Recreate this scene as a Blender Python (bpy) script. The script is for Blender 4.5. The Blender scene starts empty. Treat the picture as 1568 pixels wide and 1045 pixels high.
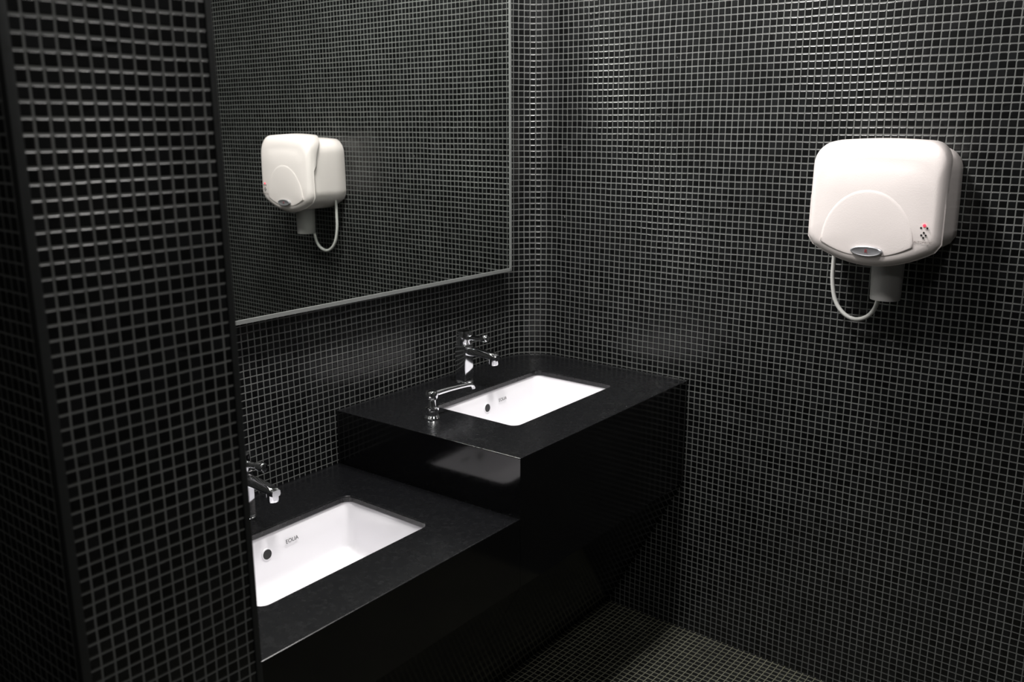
import bpy, bmesh, math
from math import sin, cos, pi, radians
from mathutils import Matrix, Vector
# ------------------------------------------------------------ constants
AL = -0.0098            # tiny skew of the dryer wall
RC = 0.14               # radius of rounded room corner
D = 0.6343; YL = -0.8776; BE = 0.0275
H1 = 0.85; H2 = 0.6947; ZB = 0.512; XF = 0.362
PX, PYF, PYN = 0.761, -1.705, -1.977
CEIL = 2.75; XE = 3.0; YS = -3.6
PITCH = 0.0190

def W(x, y=0.0):
    return (x*cos(AL)-y*sin(AL), y*cos(AL)+x*sin(AL))

# ------------------------------------------------------------ materials
def new_mat(name):
    m = bpy.data.materials.new(name); m.use_nodes = True
    nt = m.node_tree; nt.nodes.clear()
    out = nt.nodes.new('ShaderNodeOutputMaterial'); b = nt.nodes.new('ShaderNodeBsdfPrincipled')
    nt.links.new(b.outputs[0], out.inputs[0])
    return m, nt, b

def simple(name, col, rough=0.4, metal=0.0, noise=0.0, scale=40, bump=0.0, coat=0.0, spec=None, emit=None, estr=0):
    m, nt, b = new_mat(name); N = nt.nodes.new; L = nt.links.new
    b.inputs['Base Color'].default_value = (*col, 1); b.inputs['Metallic'].default_value = metal
    b.inputs['Roughness'].default_value = rough
    if coat: b.inputs['Coat Weight'].default_value = coat; b.inputs['Coat Roughness'].default_value = 0.05
    if spec is not None: b.inputs['Specular IOR Level'].default_value = spec
    if emit: b.inputs['Emission Color'].default_value = (*emit, 1); b.inputs['Emission Strength'].default_value = estr
    tc = N('ShaderNodeTexCoord'); nz = N('ShaderNodeTexNoise'); nz.inputs['Scale'].default_value = scale
    nz.inputs['Detail'].default_value = 4
    L(tc.outputs['Object'], nz.inputs['Vector'])
    mr = N('ShaderNodeMapRange'); mr.inputs['To Min'].default_value = max(0, rough-noise); mr.inputs['To Max'].default_value = rough+noise
    L(nz.outputs['Fac'], mr.inputs['Value']); L(mr.outputs[0], b.inputs['Roughness'])
    if bump:
        bp = N('ShaderNodeBump'); bp.inputs['Strength'].default_value = bump; bp.inputs['Distance'].default_value = 0.001
        L(nz.outputs['Fac'], bp.inputs['Height']); L(bp.outputs[0], b.inputs['Normal'])
    return m

def tile_mat(name, tile, grout, pitch=PITCH, gw=0.07, rough=0.24, var=0.6):
    m, nt, b = new_mat(name); N = nt.nodes.new; L = nt.links.new
    def math_(op, a, bb=None, c=None):
        n = N('ShaderNodeMath'); n.operation = op
        for i, s in enumerate((a, bb, c)):
            if s is None: continue
            if isinstance(s, (int, float)): n.inputs[i].default_value = s
            else: L(s, n.inputs[i])
        return n.outputs[0]
    uv = N('ShaderNodeUVMap'); uv.uv_map = 'UVMap'
    wob = N('ShaderNodeTexNoise'); wob.inputs['Scale'].default_value = 9; wob.inputs['Detail'].default_value = 1
    L(uv.outputs[0], wob.inputs['Vector'])
    vs = N('ShaderNodeVectorMath'); vs.operation = 'SUBTRACT'; L(wob.outputs['Color'], vs.inputs[0]); vs.inputs[1].default_value = (.5, .5, .5)
    vm = N('ShaderNodeVectorMath'); vm.operation = 'SCALE'; L(vs.outputs[0], vm.inputs[0]); vm.inputs['Scale'].default_value = 0.0035
    va = N('ShaderNodeVectorMath'); va.operation = 'ADD'; L(uv.outputs[0], va.inputs[0]); L(vm.outputs[0], va.inputs[1])
    sc = N('ShaderNodeVectorMath'); sc.operation = 'SCALE'; L(va.outputs[0], sc.inputs[0]); sc.inputs['Scale'].default_value = 1.0/pitch
    sx = N('ShaderNodeSeparateXYZ'); L(sc.outputs[0], sx.inputs[0])
    fx = math_('FRACT', sx.outputs[0]); fy = math_('FRACT', sx.outputs[1])
    ex = math_('MINIMUM', fx, math_('SUBTRACT', 1.0, fx)); ey = math_('MINIMUM', fy, math_('SUBTRACT', 1.0, fy))
    fl = N('ShaderNodeVectorMath'); fl.operation = 'FLOOR'; L(sc.outputs[0], fl.inputs[0])
    wn = N('ShaderNodeTexWhiteNoise'); wn.noise_dimensions = '3D'; L(fl.outputs[0], wn.inputs['Vector'])
    e = N('ShaderNodeMath'); e.operation = 'SMOOTH_MIN'; L(ex, e.inputs[0]); L(ey, e.inputs[1]); e.inputs[2].default_value = 0.10
    edge = e.outputs[0]
    gwr = math_('MULTIPLY_ADD', wn.outputs['Value'], 0.015, gw-0.02)
    mask = N('ShaderNodeMapRange'); mask.interpolation_type = 'SMOOTHSTEP'
    L(edge, mask.inputs['Value']); L(gwr, mask.inputs['From Min']); L(math_('ADD', gwr, 0.03), mask.inputs['From Max'])
    hgt = N('ShaderNodeMapRange'); hgt.interpolation_type = 'SMOOTHSTEP'
    L(edge, hgt.inputs['Value']); hgt.inputs['From Min'].default_value = gw-0.05; hgt.inputs['From Max'].default_value = gw+0.10
    tcol = N('ShaderNodeMixRGB'); L(wn.outputs['Value'], tcol.inputs[0])
    tcol.inputs[1].default_value = (*[c*(1-var) for c in tile], 1); tcol.inputs[2].default_value = (*[c*(1+var) for c in tile], 1)
    gn = N('ShaderNodeTexNoise'); gn.inputs['Scale'].default_value = 6; gn.inputs['Detail'].default_value = 5; L(uv.outputs[0], gn.inputs['Vector'])
    gcol = N('ShaderNodeMixRGB'); L(gn.outputs['Fac'], gcol.inputs[0])
    gcol.inputs[1].default_value = (*[c*0.5 for c in grout], 1); gcol.inputs[2].default_value = (*[c*1.5 for c in grout], 1)
    mx = N('ShaderNodeMixRGB'); L(mask.outputs[0], mx.inputs[0]); L(gcol.outputs[0], mx.inputs[1]); L(tcol.outputs[0], mx.inputs[2])
    L(mx.outputs[0], b.inputs['Base Color'])
    rr = N('ShaderNodeMapRange'); L(mask.outputs[0], rr.inputs['Value']); rr.inputs['To Min'].default_value = 0.75; rr.inputs['To Max'].default_value = rough
    L(rr.outputs[0], b.inputs['Roughness'])
    wc = N('ShaderNodeSeparateXYZ'); L(wn.outputs['Color'], wc.inputs[0])
    tx = math_('MULTIPLY', math_('SUBTRACT', wc.outputs[0], 0.5), fx); ty = math_('MULTIPLY', math_('SUBTRACT', wc.outputs[1], 0.5), fy)
    tilt = math_('MULTIPLY', math_('ADD', tx, ty), 0.30)
    ht = math_('MULTIPLY', math_('ADD', hgt.outputs[0], tilt), 1.0)
    bp = N('ShaderNodeBump'); bp.inputs['Strength'].default_value = 1.0; bp.inputs['Distance'].default_value = 0.0010
    L(ht, bp.inputs['Height']); L(bp.outputs[0], b.inputs['Normal'])
    return m

M_WALL = tile_mat('black_mosaic_wall', (.005, .0053, .0056), (.108, .112, .108))
M_FLOOR = tile_mat('black_mosaic_floor', (.006, .0065, .006), (.12, .12, .085), rough=0.4)
M_GRAN = simple('black_granite_top', (.0045, .0047, .0055), 0.26, 0, 0.10, 90, 0.02)
M_GRF = simple('black_granite_front', (.003, .003, .0035), 0.10, 0, 0.04, 60)
M_CER = simple('white_ceramic', (.82, .81, .84), 0.12, 0, 0.03, 20, 0, coat=0.5)
M_CHR = simple('chrome', (.80, .81, .83), 0.08, 1.0, 0.02, 30)
M_DARK = simple('dark_hole', (.004, .004, .004), 0.5)
M_MIR = simple('mirror_glass', (.80, .83, .80), 0.0, 1.0, 0.0)
M_ALU = simple('brushed_aluminium', (.24, .25, .245), 0.4, 0.3, 0.08, 80)
M_TRIM = simple('dark_metal_trim', (.03, .032, .032), 0.45, 0.4, 0.1, 60)
M_PLAS = simple('dryer_white_plastic', (.84, .775, .758), 0.36, 0, 0.05, 350, 0.22)
M_PLG = simple('dryer_grey_plastic', (.30, .295, .29), 0.35, 0, 0.05, 60)
M_CAB = simple('cable_plastic', (.6, .6, .58), 0.4)
M_BADGE = simple('badge_metal', (.36, .36, .38), 0.3, 0.6, 0.05, 60)
M_SEAM = simple('seam_shadow_and_print', (.16, .13, .12), 0.7)  # dark colour painted in for the cover gap's shadow; also the label print
M_LED = simple('led_red', (.9, .05, .08), 0.3, emit=(1, .05, .1), estr=1)
M_CEIL = simple('ceiling_paint', (.2, .2, .2), 0.8, 0, 0.05, 8)

# ------------------------------------------------------------ mesh helpers
def obj_from_bm(name, bm, mats, parent=None, smooth=True, angle=35):
    bmesh.ops.recalc_face_normals(bm, faces=bm.faces)
    me = bpy.data.meshes.new(name); bm.to_mesh(me); bm.free()
    for m in (mats if isinstance(mats, (list, tuple)) else [mats]): me.materials.append(m)
    o = bpy.data.objects.new(name, me); bpy.context.collection.objects.link(o)
    if parent: o.parent = parent
    if smooth:
        for p in me.polygons: p.use_smooth = True
        try:
            me.set_sharp_from_angle(angle=radians(angle))
        except Exception: pass
    return o

def empty(name, loc=(0, 0, 0), rz=0.0):
    e = bpy.data.objects.new(name, None); bpy.context.collection.objects.link(e)
    e.location = loc; e.rotation_euler = (0, 0, rz); e.empty_display_size = .05
    return e

def loft(bm, loops, closed=True, cap0=False, cap1=False, mat=0):
    vs = [[bm.verts.new(p) for p in lp] for lp in loops]
    n = len(loops[0]); F = []
    for a, b in zip(vs[:-1], vs[1:]):
        for i in range(n if closed else n-1):
            j = (i+1) % n
            F.append(bm.faces.new((a[i], a[j], b[j], b[i])))
    if cap0: F.append(bm.faces.new(vs[0]))
    if cap1: F.append(bm.faces.new(vs[-1]))
    for f in F: f.material_index = mat
    return vs

def rrect(x0, x1, y0, y1, r, seg=6):
    pts = []
    for cx, cy, a0 in ((x1-r, y1-r, 0), (x0+r, y1-r, 90), (x0+r, y0+r, 180), (x1-r, y0+r, 270)):
        for k in range(seg+1):
            a = radians(a0+90*k/seg); pts.append((cx+r*cos(a), cy+r*sin(a)))
    return pts

def box_part(name, x0, x1, y0, y1, z0, z1, mat, bev=0.002, parent=None, seg=3):
    bm = bmesh.new(); bmesh.ops.create_cube(bm, size=1)
    for v in bm.verts: v.co = Vector(((x0+x1)/2+v.co.x*(x1-x0), (y0+y1)/2+v.co.y*(y1-y0), (z0+z1)/2+v.co.z*(z1-z0)))
    if bev: bmesh.ops.bevel(bm, geom=bm.edges[:], offset=bev, segments=seg, affect='EDGES', profile=.5)
    return obj_from_bm(name, bm, mat, parent)

def lathe(name, prof, origin, axis, mat, parent=None, seg=32, cap=True):
    """prof: list of (r, h) along axis"""
    ax = Vector(axis).normalized(); o = Vector(origin)
    t = Vector((0, 0, 1)) if abs(ax.z) < .9 else Vector((1, 0, 0))
    u = ax.cross(t).normalized(); w = ax.cross(u)
    bm = bmesh.new()
    loops = [[o+ax*h+(u*cos(2*pi*k/seg)+w*sin(2*pi*k/seg))*r for k in range(seg)] for r, h in prof]
    loft(bm, loops, True, cap, cap)
    return obj_from_bm(name, bm, mat, parent)

def tube(name, pts, r, mat, parent=None, res=10, radii=None):
    c = bpy.data.curves.new(name, 'CURVE'); c.dimensions = '3D'; c.bevel_depth = r; c.bevel_resolution = 5; c.use_fill_caps = True
    s = c.splines.new('NURBS'); s.points.add(len(pts)-1)
    for i, p in enumerate(pts):
        s.points[i].co = (*p, 1)
        if radii: s.points[i].radius = radii[i]
    s.use_endpoint_u = True; s.order_u = 3; s.resolution_u = res
    o = bpy.data.objects.new(name, c); bpy.context.collection.objects.link(o); c.materials.append(mat)
    if parent: o.parent = parent
    dg = bpy.context.evaluated_depsgraph_get(); dg.update()
    me = bpy.data.meshes.new_from_object(o.evaluated_get(dg))
    bpy.data.objects.remove(o)
    for p in me.polygons: p.use_smooth = True
    if not me.materials: me.materials.append(mat)
    o2 = bpy.data.objects.new(name, me); bpy.context.collection.objects.link(o2)
    if parent: o2.parent = parent
    return o2

def text_part(name, body, size, loc, rot, mat, parent=None, bold=0.0):
    c = bpy.data.curves.new(name, 'FONT'); c.body = body; c.size = size; c.align_x = 'CENTER'; c.align_y = 'CENTER'; c.extrude = 0.0002; c.offset = bold
    o = bpy.data.objects.new(name, c); bpy.context.collection.objects.link(o); c.materials.append(mat)
    o.location = loc; o.rotation_euler = rot
    if parent: o.parent = parent
    return o

# ------------------------------------------------------------ room shell
def wall_path(name, pts, z0, z1, mat, thick=0.1, u0=0.0):
    """vertical wall following pts; outward side (thickness) is to the LEFT of travel direction"""
    bm = bmesh.new(); uvl = bm.loops.layers.uv.new('UVMap')
    P = [Vector((p[0], p[1])) for p in pts]; n = len(P)
    off = []
    for i in range(n):
        t = (P[min(i+1, n-1)]-P[max(i-1, 0)]).normalized(); off.append(P[i]+Vector((-t.y, t.x))*thick)
    u = [u0]
    for i in range(1, n): u.append(u[-1]+(P[i]-P[i-1]).length)
    def quad(a, b, ua, ub):
        f = bm.faces.new([bm.verts.new((a.x, a.y, z0)), bm.verts.new((b.x, b.y, z0)), bm.verts.new((b.x, b.y, z1)), bm.verts.new((a.x, a.y, z1))])
        for l, (uu, vv) in zip(f.loops, ((ua, z0), (ub, z0), (ub, z1), (ua, z1))): l[uvl].uv = (uu, vv)
    for i in range(n-1):
        quad(P[i], P[i+1], u[i], u[i+1]); quad(off[i], off[i+1], u[i], u[i+1])
    quad(P[0], off[0], 0, thick); quad(P[-1], off[-1], 0, thick)
    bmesh.ops.remove_doubles(bm, verts=bm.verts, dist=1e-5)
    for zz in (z0, z1):
        for i in range(n-1):
            vs = []
            for q in (P[i], P[i+1], off[i+1], off[i]):
                for v in bm.verts:
                    if abs(v.co.x-q.x) < 1e-4 and abs(v.co.y-q.y) < 1e-4 and abs(v.co.z-zz) < 1e-4: vs.append(v); break
            if len(vs) == 4: bm.faces.new(vs)
    return obj_from_bm(name, bm, mat, smooth=n > 3, angle=30)

arc = [(RC+RC*cos(radians(180-90*k/16)), -RC+RC*sin(radians(180-90*k/16))) for k in range(17)]
wall_path('wall_left', [(0, YS), (0, -RC)], 0, CEIL, M_WALL)
e0, e1 = W(RC), W(XE)
wall_path('wall_back', arc[:-1]+[(RC+.0005, e0[1]), e1], 0, CEIL, M_WALL, u0=(-RC-YS))
wall_path('wall_right', [(XE, e1[1]), (XE, YS)], 0, CEIL, M_WALL)
wall_path('wall_front', [(XE, YS), (0, YS)], 0, CEIL, M_WALL)

def flat(name, z, zt, mat):
    bm = bmesh.new(); uvl = bm.loops.layers.uv.new('UVMap')
    bmesh.ops.create_cube(bm, size=1)
    for v in bm.verts: v.co = Vector((-.1 if v.co.x < 0 else XE+.1, YS-.1 if v.co.y < 0 else .1, z if v.co.z < 0 else zt))
    for f in bm.faces:
        for l in f.loops: l[uvl].uv = (l.vert.co.x, l.vert.co.y)
    return obj_from_bm(name, bm, mat, smooth=False)
flat('floor', -.1, 0, M_FLOOR); flat('ceiling', CEIL, CEIL+.1, M_CEIL)

def partition():
    bm = bmesh.new(); uvl = bm.loops.layers.uv.new('UVMap'); bmesh.ops.create_cube(bm, size=1)
    for v in bm.verts: v.co = Vector((0.0 if v.co.x < 0 else PX, PYN if v.co.y < 0 else PYF, 0 if v.co.z < 0 else CEIL))
    bm.normal_update()
    for f in bm.faces:
        for l in f.loops:
            c = l.vert.co
            l[uvl].uv = ((c.y-PYF) if abs(f.normal.x) > .5 else (c.x-PX), c.z) if abs(f.normal.z) < .5 else (c.x, c.y)
    return obj_from_bm('wall_partition', bm, M_WALL, smooth=False)
partition()
box_part('trim_1', PX-.010, PX+.0025, PYF-.008, PYF+.0025, 0, CEIL, M_TRIM, .001)
box_part('trim_2', PX-.012, PX+.0025, PYN-.0025, PYN+.010, 0, CEIL, M_TRIM, .001)

# ------------------------------------------------------------ counters
def counter(name, outline_fn, H, hole):
    bm = bmesh.new()
    ins = 0.002
    def ol(frontx, inset=0.0): return outline_fn(frontx, inset)
    loops = [[(x, y, z) for x, y in ol(fx, i)] for fx, z, i in ((XF, 0.0, 0), (D, ZB, 0), (D, H-ins, 0), (D-.0006, H-.0006, .0006), (D-ins, H, ins))]
    vs = loft(bm, loops, True, True, False, mat=1)
    x0, x1, y0, y1 = hole
    hv = []
    for k, (g, dz) in enumerate(((.0025, 0), (.0007, -.0007), (0, -.0025), (0, -.014), (.004, -.016))):
        hv.append([(x, y, H+dz) for x, y in rrect(x0-g, x1+g, y0-g, y1+g, .022+g, 7)])
    h = loft(bm, hv, True)
    e = set()
    for lp in (vs[-1], h[0]):
        for i in range(len(lp)):
            e.add(bm.edges.get((lp[i], lp[(i+1) % len(lp)])))
    bmesh.ops.triangle_fill(bm, edges=list(e), use_beauty=True, use_dissolve=False)
    bm.normal_update()
    for f in bm.faces:
        if f.calc_center_median().z > H-.0013: f.material_index = 0
    return obj_from_bm(name, bm, [M_GRAN, M_GRF], smooth=True, angle=18)

def out_upper(fx, i):
    pts = [(0.001+i, YL+i), (fx, YL+BE*fx+i)]
    wx, wy = W(fx); pts.append((fx, wy-.001-i))
    for x, y in reversed(arc): pts.append((x+.0012+i*.7, y-.0025-i*.7))
    return pts
def out_lower(fx, i):
    return [(0.001+i, PYF+.001+i), (fx, PYF+.001+i), (fx, YL+BE*fx-.001-i), (0.001+i, YL-.001-i)]
S1, S2 = 0.1926, 0.4788
HU = (S1, S2+.002, -.682, -.196); HL = (S1, S2+.002, -1.502, -1.018)
counter('vanity_counter', out_upper, H1, HU)
counter('vanity_counter', out_lower, H2, HL)

# ------------------------------------------------------------ sinks
def sink(hole, H):
    root = empty('undermount_sink', ((hole[0]+hole[1])/2, (hole[2]+hole[3])/2, H-.016))
    hx, hy = (hole[1]-hole[0])/2, (hole[3]-hole[2])/2
    bm = bmesh.new(); dep = 0.130
    L = []
    def lp(ix, z, r): return [(x, y, z) for x, y in rrect(-hx-ix, hx+ix, -hy-ix, hy+ix, r, 7)]
    L.append(lp(.012-.03, -dep-.012, .03)); L.append(lp(.012-.012, -dep+.01, .04)); L.append(lp(.010, -.012, .035)); L.append(lp(.022, -.012, .04)); L.append(lp(.022, 0, .04))
    L.append(lp(.004, 0, .026)); L.append(lp(.0025, -.002, .025)); L.append(lp(-.004, -.05, .028)); L.append(lp(-.012, -dep+.03, .034))
    for k in range(1, 7):
        a = radians(90*k/6); L.append(lp(-.012-.03*(1-cos(a)), -dep+.03-.03*sin(a), .034))
    L.append(lp(-.08, -dep-.003, .02))
    loft(bm, L, True, True, True)
    obj_from_bm('basin', bm, M_CER, root, angle=60)
    dy = -.035
    lathe('drain_ring', [(.032, -.0005), (.033, .002), (.030, .004), (.022, .003), (.020, -.001)], (.02, dy, -dep-.003), (0, 0, 1), M_CHR, root)
    lathe('drain_hole', [(.021, 0), (.021, .0012)], (.02, dy, -dep-.003), (0, 0, 1), M_DARK, root)
    lathe('drain_plug', [(.014, .0012), (.014, .004), (.010, .006), (.001, .0065)], (.02, dy, -dep-.003), (0, 0, 1), M_CHR, root)
    bx = -hx+.0056
    lathe('overflow_ring', [(.0145, -.004), (.0145, .0006), (.0125, .0012), (.0115, .0)], (bx, -.018, -.046), (1, 0, 0.08), M_CER, root)
    lathe('overflow_hole', [(.0125, -.003), (.0125, .0009)], (bx, -.018, -.046), (1, 0, 0.08), M_DARK, root)
    text_part('maker_mark', 'EOLIA', .014, (bx+.0004, .056, -.036), (radians(85), 0, radians(90)), M_DARK, root)
    return root
sink(HU, H1); sink(HL, H2)

# ------------------------------------------------------------ faucets (spout towards +x)
def faucet(x, y, z):
    r = empty('chrome_faucet', (x, y, z))
    lathe('base_flange', [(.028, 0), (.0285, .003), (.026, .005)], (0, 0, 0), (0, 0, 1), M_CHR, r)
    box_part('body', -.021, .021, -.0205, .0205, .003, .122, M_CHR, .004, r, 4)
    lathe('cartridge', [(.0205, .119), (.0225, .123), (.0225, .156), (.021, .163), (.012, .166), (.001, .1665)], (0, 0, 0), (0, 0, 1), M_CHR, r)
    bm = bmesh.new(); sec = []
    for px, pz, w, h in ((.012, .101, .015, .014), (.06, .102, .0135, .012), (.105, .099, .0135, .011), (.122, .097, .0145, .011), (.132, .095, .0115, .008)):
        sec.append([(px, yy, pz+zz) for yy, zz in rrect(-w, w, -h, h, h*.75, 5)])
    loft(bm, sec, True, True, True); obj_from_bm('spout', bm, M_CHR, r)
    lathe('aerator', [(.0145, 0), (.0145, .020), (.013, .025), (.009, .025), (.009, .021)], (.117, 0, .098), (0, 0, -1), M_CHR, r)
    lathe('lever_neck', [(.009, 0), (.0075, .03), (.0065, .058)], (.014, 0, .142), (1, 0, .10), M_CHR, r)
    lathe('lever_knob', [(.005, 0), (.010, .002), (.0115, .006), (.0115, .024), (.009, .028), (.001, .029)], (.066, 0, .1472), (1, 0, .10), M_CHR, r)
    return r
faucet(.0965, -.444, H1); faucet(.0965, -1.262, H2)

# ------------------------------------------------------------ soap dispenser
def soap(x, y, z):
    r = empty('soap_dispenser', (x, y, z))
    lathe('base', [(.021, 0), (.0215, .003), (.019, .007), (.0165, .010), (.0165, .022), (.0185, .024), (.0185, .030), (.012, .033), (.0105, .036), (.0105, .052), (.014, .055), (.0165, .060), (.0165, .072), (.013, .077), (.004, .079), (.001, .079)], (0, 0, 0), (0, 0, 1), M_CHR, r)
    tube('spout', [(0, .008, .066), (.002, .05, .067), (.006, .12, .064), (.008, .148, .062), (.0085, .160, .058), (.0085, .163, .047)], .0065, M_CHR, r, radii=[1.15, 1.05, .9, .85, .85, .8])
    return r
soap(.26, -.765, H1)

# ------------------------------------------------------------ mirror
def mirror():
    r = empty('wall_mirror', (0, 0, 0))
    y0, y1, z0, z1 = -1.70, -.1574, 1.1575, 2.35
    px = lambda y: .0577+.0168*y
    def slab(name, ya, yb, za, zb, d0, d1, mat):
        bm = bmesh.new(); vs = []
        for y in (ya, yb):
            for z in (za, zb):
                for k in (0, 1):
                    vs.append(bm.verts.new(((px(y)+d1) if k else d0 if d0 >= 0 else px(y)+d0, y, z)))
        a = vs
        for q in ((0, 1, 3, 2), (4, 5, 7, 6), (0, 1, 5, 4), (2, 3, 7, 6), (0, 2, 6, 4), (1, 3, 7, 5)): bm.faces.new([a[i] for i in q])
        return obj_from_bm(name, bm, mat, r, smooth=False)
    slab('backing', y0, y1-.004, z0+.004, z1, .0005, -.006, M_TRIM)
    slab('glass', y0, y1-.003, z0+.003, z1, -.0055, 0, M_MIR)
    slab('frame_bottom', y0, y1, z0-.002, z0+.008, -.012, .0025, M_ALU)
    slab('frame_side', y1-.006, y1+.001, z0-.002, z1, -.012, .0025, M_ALU)
    slab('frame_top', y0, y1, z1, z1+.009, -.012, .0025, M_ALU)
mirror()

# ------------------------------------------------------------ hand dryer
def dryer():
    r = empty('hand_dryer', (0, 0, 0), AL)
    xl, xr, zt, zc, zb = 1.042, 1.358, 1.583, 1.336, 1.284
    cx, cz = (xl+xr)/2, 1.44
    def outline(g=0.0, gt=0.0, R=.056):
        x0, x1 = xl+g, xr-g; t = zt-g-gt
        pts = []
        nb = 24
        for k in range(nb+1):
            s = k/nb; x = x0+(x1-x0)*s
            u = abs(2*s-1)
            z = zb+(zc-zb)*(u**2.0) + g
            pts.append((x, z + .012*max(0, (u-.9)/.1)**2))
        zs = zc+.012+g
        for k in range(1, 9): pts.append((x1-.002*(k/9)**2, zs+(t-R-zs)*k/9))
        for k in range(9):
            a = radians(90*k/8); pts.append((x1-.002-R+R*cos(a), t-R+R*sin(a)))
        for k in range(1, 10):
            pts.append((x1-.002-R-(x1-x0-2*R-.004)*k/10, t+.004*sin(pi*k/10)))
        for k in range(9):
            a = radians(90+90*k/8); pts.append((x0+.002+R+R*cos(a), t-R+R*sin(a)))
        for k in range(1, 9): pts.append((x0+.002*(1-k/9)**2, (t-R)-(t-R-zs)*k/9))
        return pts
    bm = bmesh.new(); L = []
    for y, g in ((-.001, .006), (-.004, .004), (-.05, .004), (-.13, .005), (-.156, .006), (-.167, .012), (-.170, .02)):
        L.append([(x, y, z) for x, z in outline(g, .010)])
    loft(bm, L, True, True, True); obj_from_bm('housing', bm, M_PLAS, r, angle=50)
    def seam(z):
        if z < 1.45: return -.163
        t = min(1, (z-1.45)/.010); u = max(0, min(1, (z-1.46)/.125))
        return -.163+.012*t*t*(3-2*t)+.045*u**2.2
    bm = bmesh.new(); L = []
    L.append([(x, seam(z), z) for x, z in outline(.004, 0)]); L.append([(x, seam(z), z) for x, z in outline(-.0015, 0)]); L.append([(x, seam(z)-.002, z) for x, z in outline(-.0025, 0)])
    fr = -.189
    for k in range(0, 9):
        a = radians(90*k/8); rr = .024
        g = .021*(1-cos(a)); gt = .034*(1-cos(a))
        y = fr+rr-rr*sin(a)
        L.append([(x, min(y, seam(z)-.003-.0004*k), z) for x, z in outline(g, gt)])
    base = outline(.021, .034)
    for s, yy in ((.9, -.1912), (.7, -.1938), (.4, -.1955), (.15, -.196)):
        L.append([(cx+(x-cx)*s, yy, cz+(z-cz)*s) for x, z in base])
    loft(bm, L, True, False, True); obj_from_bm('front_cover', bm, M_PLAS, r, angle=60)
    bm = bmesh.new()
    L = [[(x, seam(z)+dy, z) for x, z in outline(g, gt)] for dy, g, gt in ((.0035, .0046, .009), (.0035, .0025, 0), (.0005, .0022, 0))]
    loft(bm, L, True); obj_from_bm('seam_shade_strip', bm, M_SEAM, r)  # dark strip added along the seam, its colour stands in for gap shadow
    bm = bmesh.new(); ax, az, ar = cx-.008, 1.338, .110
    def dome(x, z):
        s = max(abs(x-cx)/.158, (z-cz)/.11 if z > cz else (cz-z)/.135)
        return -.196+.007*min(1, s)**2
    def arch(s, lift):
        pts = []
        for k in range(41):
            a = radians(180-180*k/40); x = ax+ar*s*cos(a); z = az+ar*1.19*s*sin(a); pts.append((x, dome(x, z)-lift, z))
        for k in range(1, 20):
            q = 1-2*k/20; u = abs(q)
            x = ax+ar*s*q; z = az-.031*s*(1-u**2.2); pts.append((x, dome(x, z)-lift, z))
        return pts
    loft(bm, [arch(1.0, -.004), arch(.998, .0003), arch(.975, .0011), arch(.94, .0013), arch(.8, .0013), arch(.5, .0013), arch(.2, .0013), arch(.03, .0013)], True, False, True)
    obj_from_bm('arch_panel', bm, M_PLAS, r, angle=60)
    bm = bmesh.new(); bx, bz = 1.198, 1.3215
    def oval(a, b, y): return [(bx+a*cos(2*pi*k/40), y, bz+b*sin(2*pi*k/40)) for k in range(40)]
    loft(bm, [oval(.038, .0125, -.190), oval(.038, .0125, -.1985), oval(.035, .0107, -.2000), oval(.032, .0087, -.1990), oval(.01, .002, -.1992)], True, False, True)
    obj_from_bm('badge', bm, M_BADGE, r, angle=40)
    text_part('badge_letter', 'R', .013, (bx, -.2000, bz), (radians(90), 0, 0), simple('badge_red', (.3, .05, .06), .4), r)
    lx, lz = 1.324, 1.392
    ly = dome(lx, lz)
    lathe('led', [(.0035, 0), (.0035, .0016), (.0015, .0024)], (lx, ly, lz), (0, -1, 0), M_LED, r, 16)
    for k, (dx, dz) in enumerate(((-.007, -.006), (.007, -.006), (-.005, -.023), (.005, -.023), (0, -.017), (0, -.029))):
        lathe('sensor_dot_%d' % (k+1), [(.0022, 0), (.0022, .0012)], (lx+dx, ly, lz+dz), (0, -1, 0), M_DARK, r, 12)
    text_part('label_text', 'AUTOMATIC', .007, (lx, ly-.0018, lz-.040), (radians(90), 0, 0), M_SEAM, r)
    nx, ny = 1.219, -.078
    lathe('nozzle', [(.042, 0), (.039, -.02), (.037, -.11), (.036, -.116), (.032, -.116), (.030, -.02)], (nx, ny, 1.303), (0, 0, 1), M_PLG, r, 40, cap=False)
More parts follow.
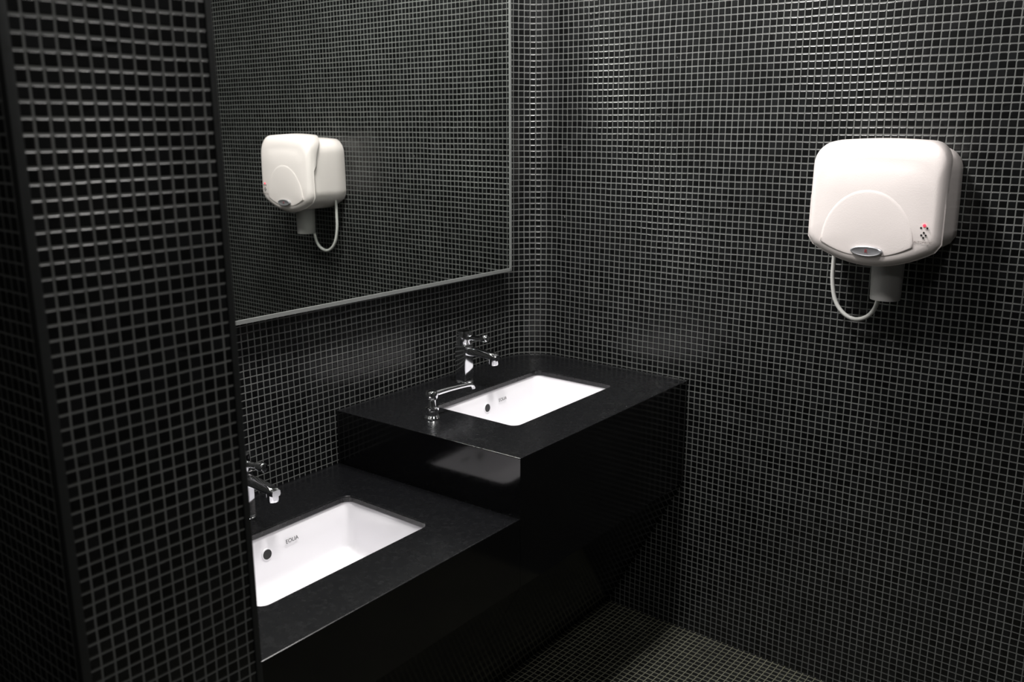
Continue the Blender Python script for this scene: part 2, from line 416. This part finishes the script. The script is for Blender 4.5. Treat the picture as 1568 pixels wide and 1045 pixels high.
    lathe('nozzle_inside', [(.0315, 0), (.0315, .002)], (nx, ny, 1.205), (0, 0, 1), M_DARK, r)
    tube('cable', [(1.068, -.04, 1.36), (1.068, -.04, 1.27), (1.067, -.04, 1.215), (1.082, -.042, 1.150), (1.125, -.045, 1.115), (1.170, -.05, 1.125), (1.196, -.055, 1.165), (1.200, -.056, 1.21)], .0055, M_CAB, r, 12)
    return r
dryer()

# ------------------------------------------------------------ lights
def downlight(x, y, power, size=.28, col=(1, .97, .94)):
    r = empty('ceiling_downlight', (x, y, CEIL))
    lathe('rim', [(size/2+.02, 0), (size/2+.018, -.006), (size/2, -.004), (size/2-.004, 0)], (0, 0, 0), (0, 0, 1), M_ALU, r, 40, cap=False)
    l = bpy.data.lights.new('lamp', 'AREA'); l.shape = 'DISK'; l.size = size; l.energy = power; l.color = col
    o = bpy.data.objects.new('lamp', l); bpy.context.collection.objects.link(o); o.parent = r; o.location = (0, 0, -.008)
downlight(.62, -.62, 32); downlight(.62, -1.30, 25); downlight(1.75, -1.1, 14); downlight(1.8, -2.6, 8)

w = bpy.data.worlds.new('World'); bpy.context.scene.world = w; w.use_nodes = True
w.node_tree.nodes['Background'].inputs[0].default_value = (.02, .02, .02, 1)
w.node_tree.nodes['Background'].inputs[1].default_value = 0.2
bpy.context.scene.view_settings.view_transform = 'Standard'

# ------------------------------------------------------------ camera
yw, pt, rl = .6657, -.2371, -.0024
d = Vector((-sin(yw)*cos(pt), cos(yw)*cos(pt), sin(pt))); R = Vector((cos(yw), sin(yw), 0)); U = R.cross(d)
R2 = R*cos(rl)+U*sin(rl); U2 = -R*sin(rl)+U*cos(rl)
cd = bpy.data.cameras.new('camera'); cam = bpy.data.objects.new('camera', cd); bpy.context.collection.objects.link(cam)
m = Matrix((R2, U2, -d)).transposed().to_4x4(); m.translation = Vector((1.8642, -2.4570, 1.6254)); cam.matrix_world = m
cd.sensor_width = 36; cd.lens = 1377.5/1568*36; cd.clip_start = .02
cd.dof.use_dof = True; cd.dof.focus_distance = 2.35; cd.dof.aperture_fstop = 4.0
bpy.context.scene.camera = cam
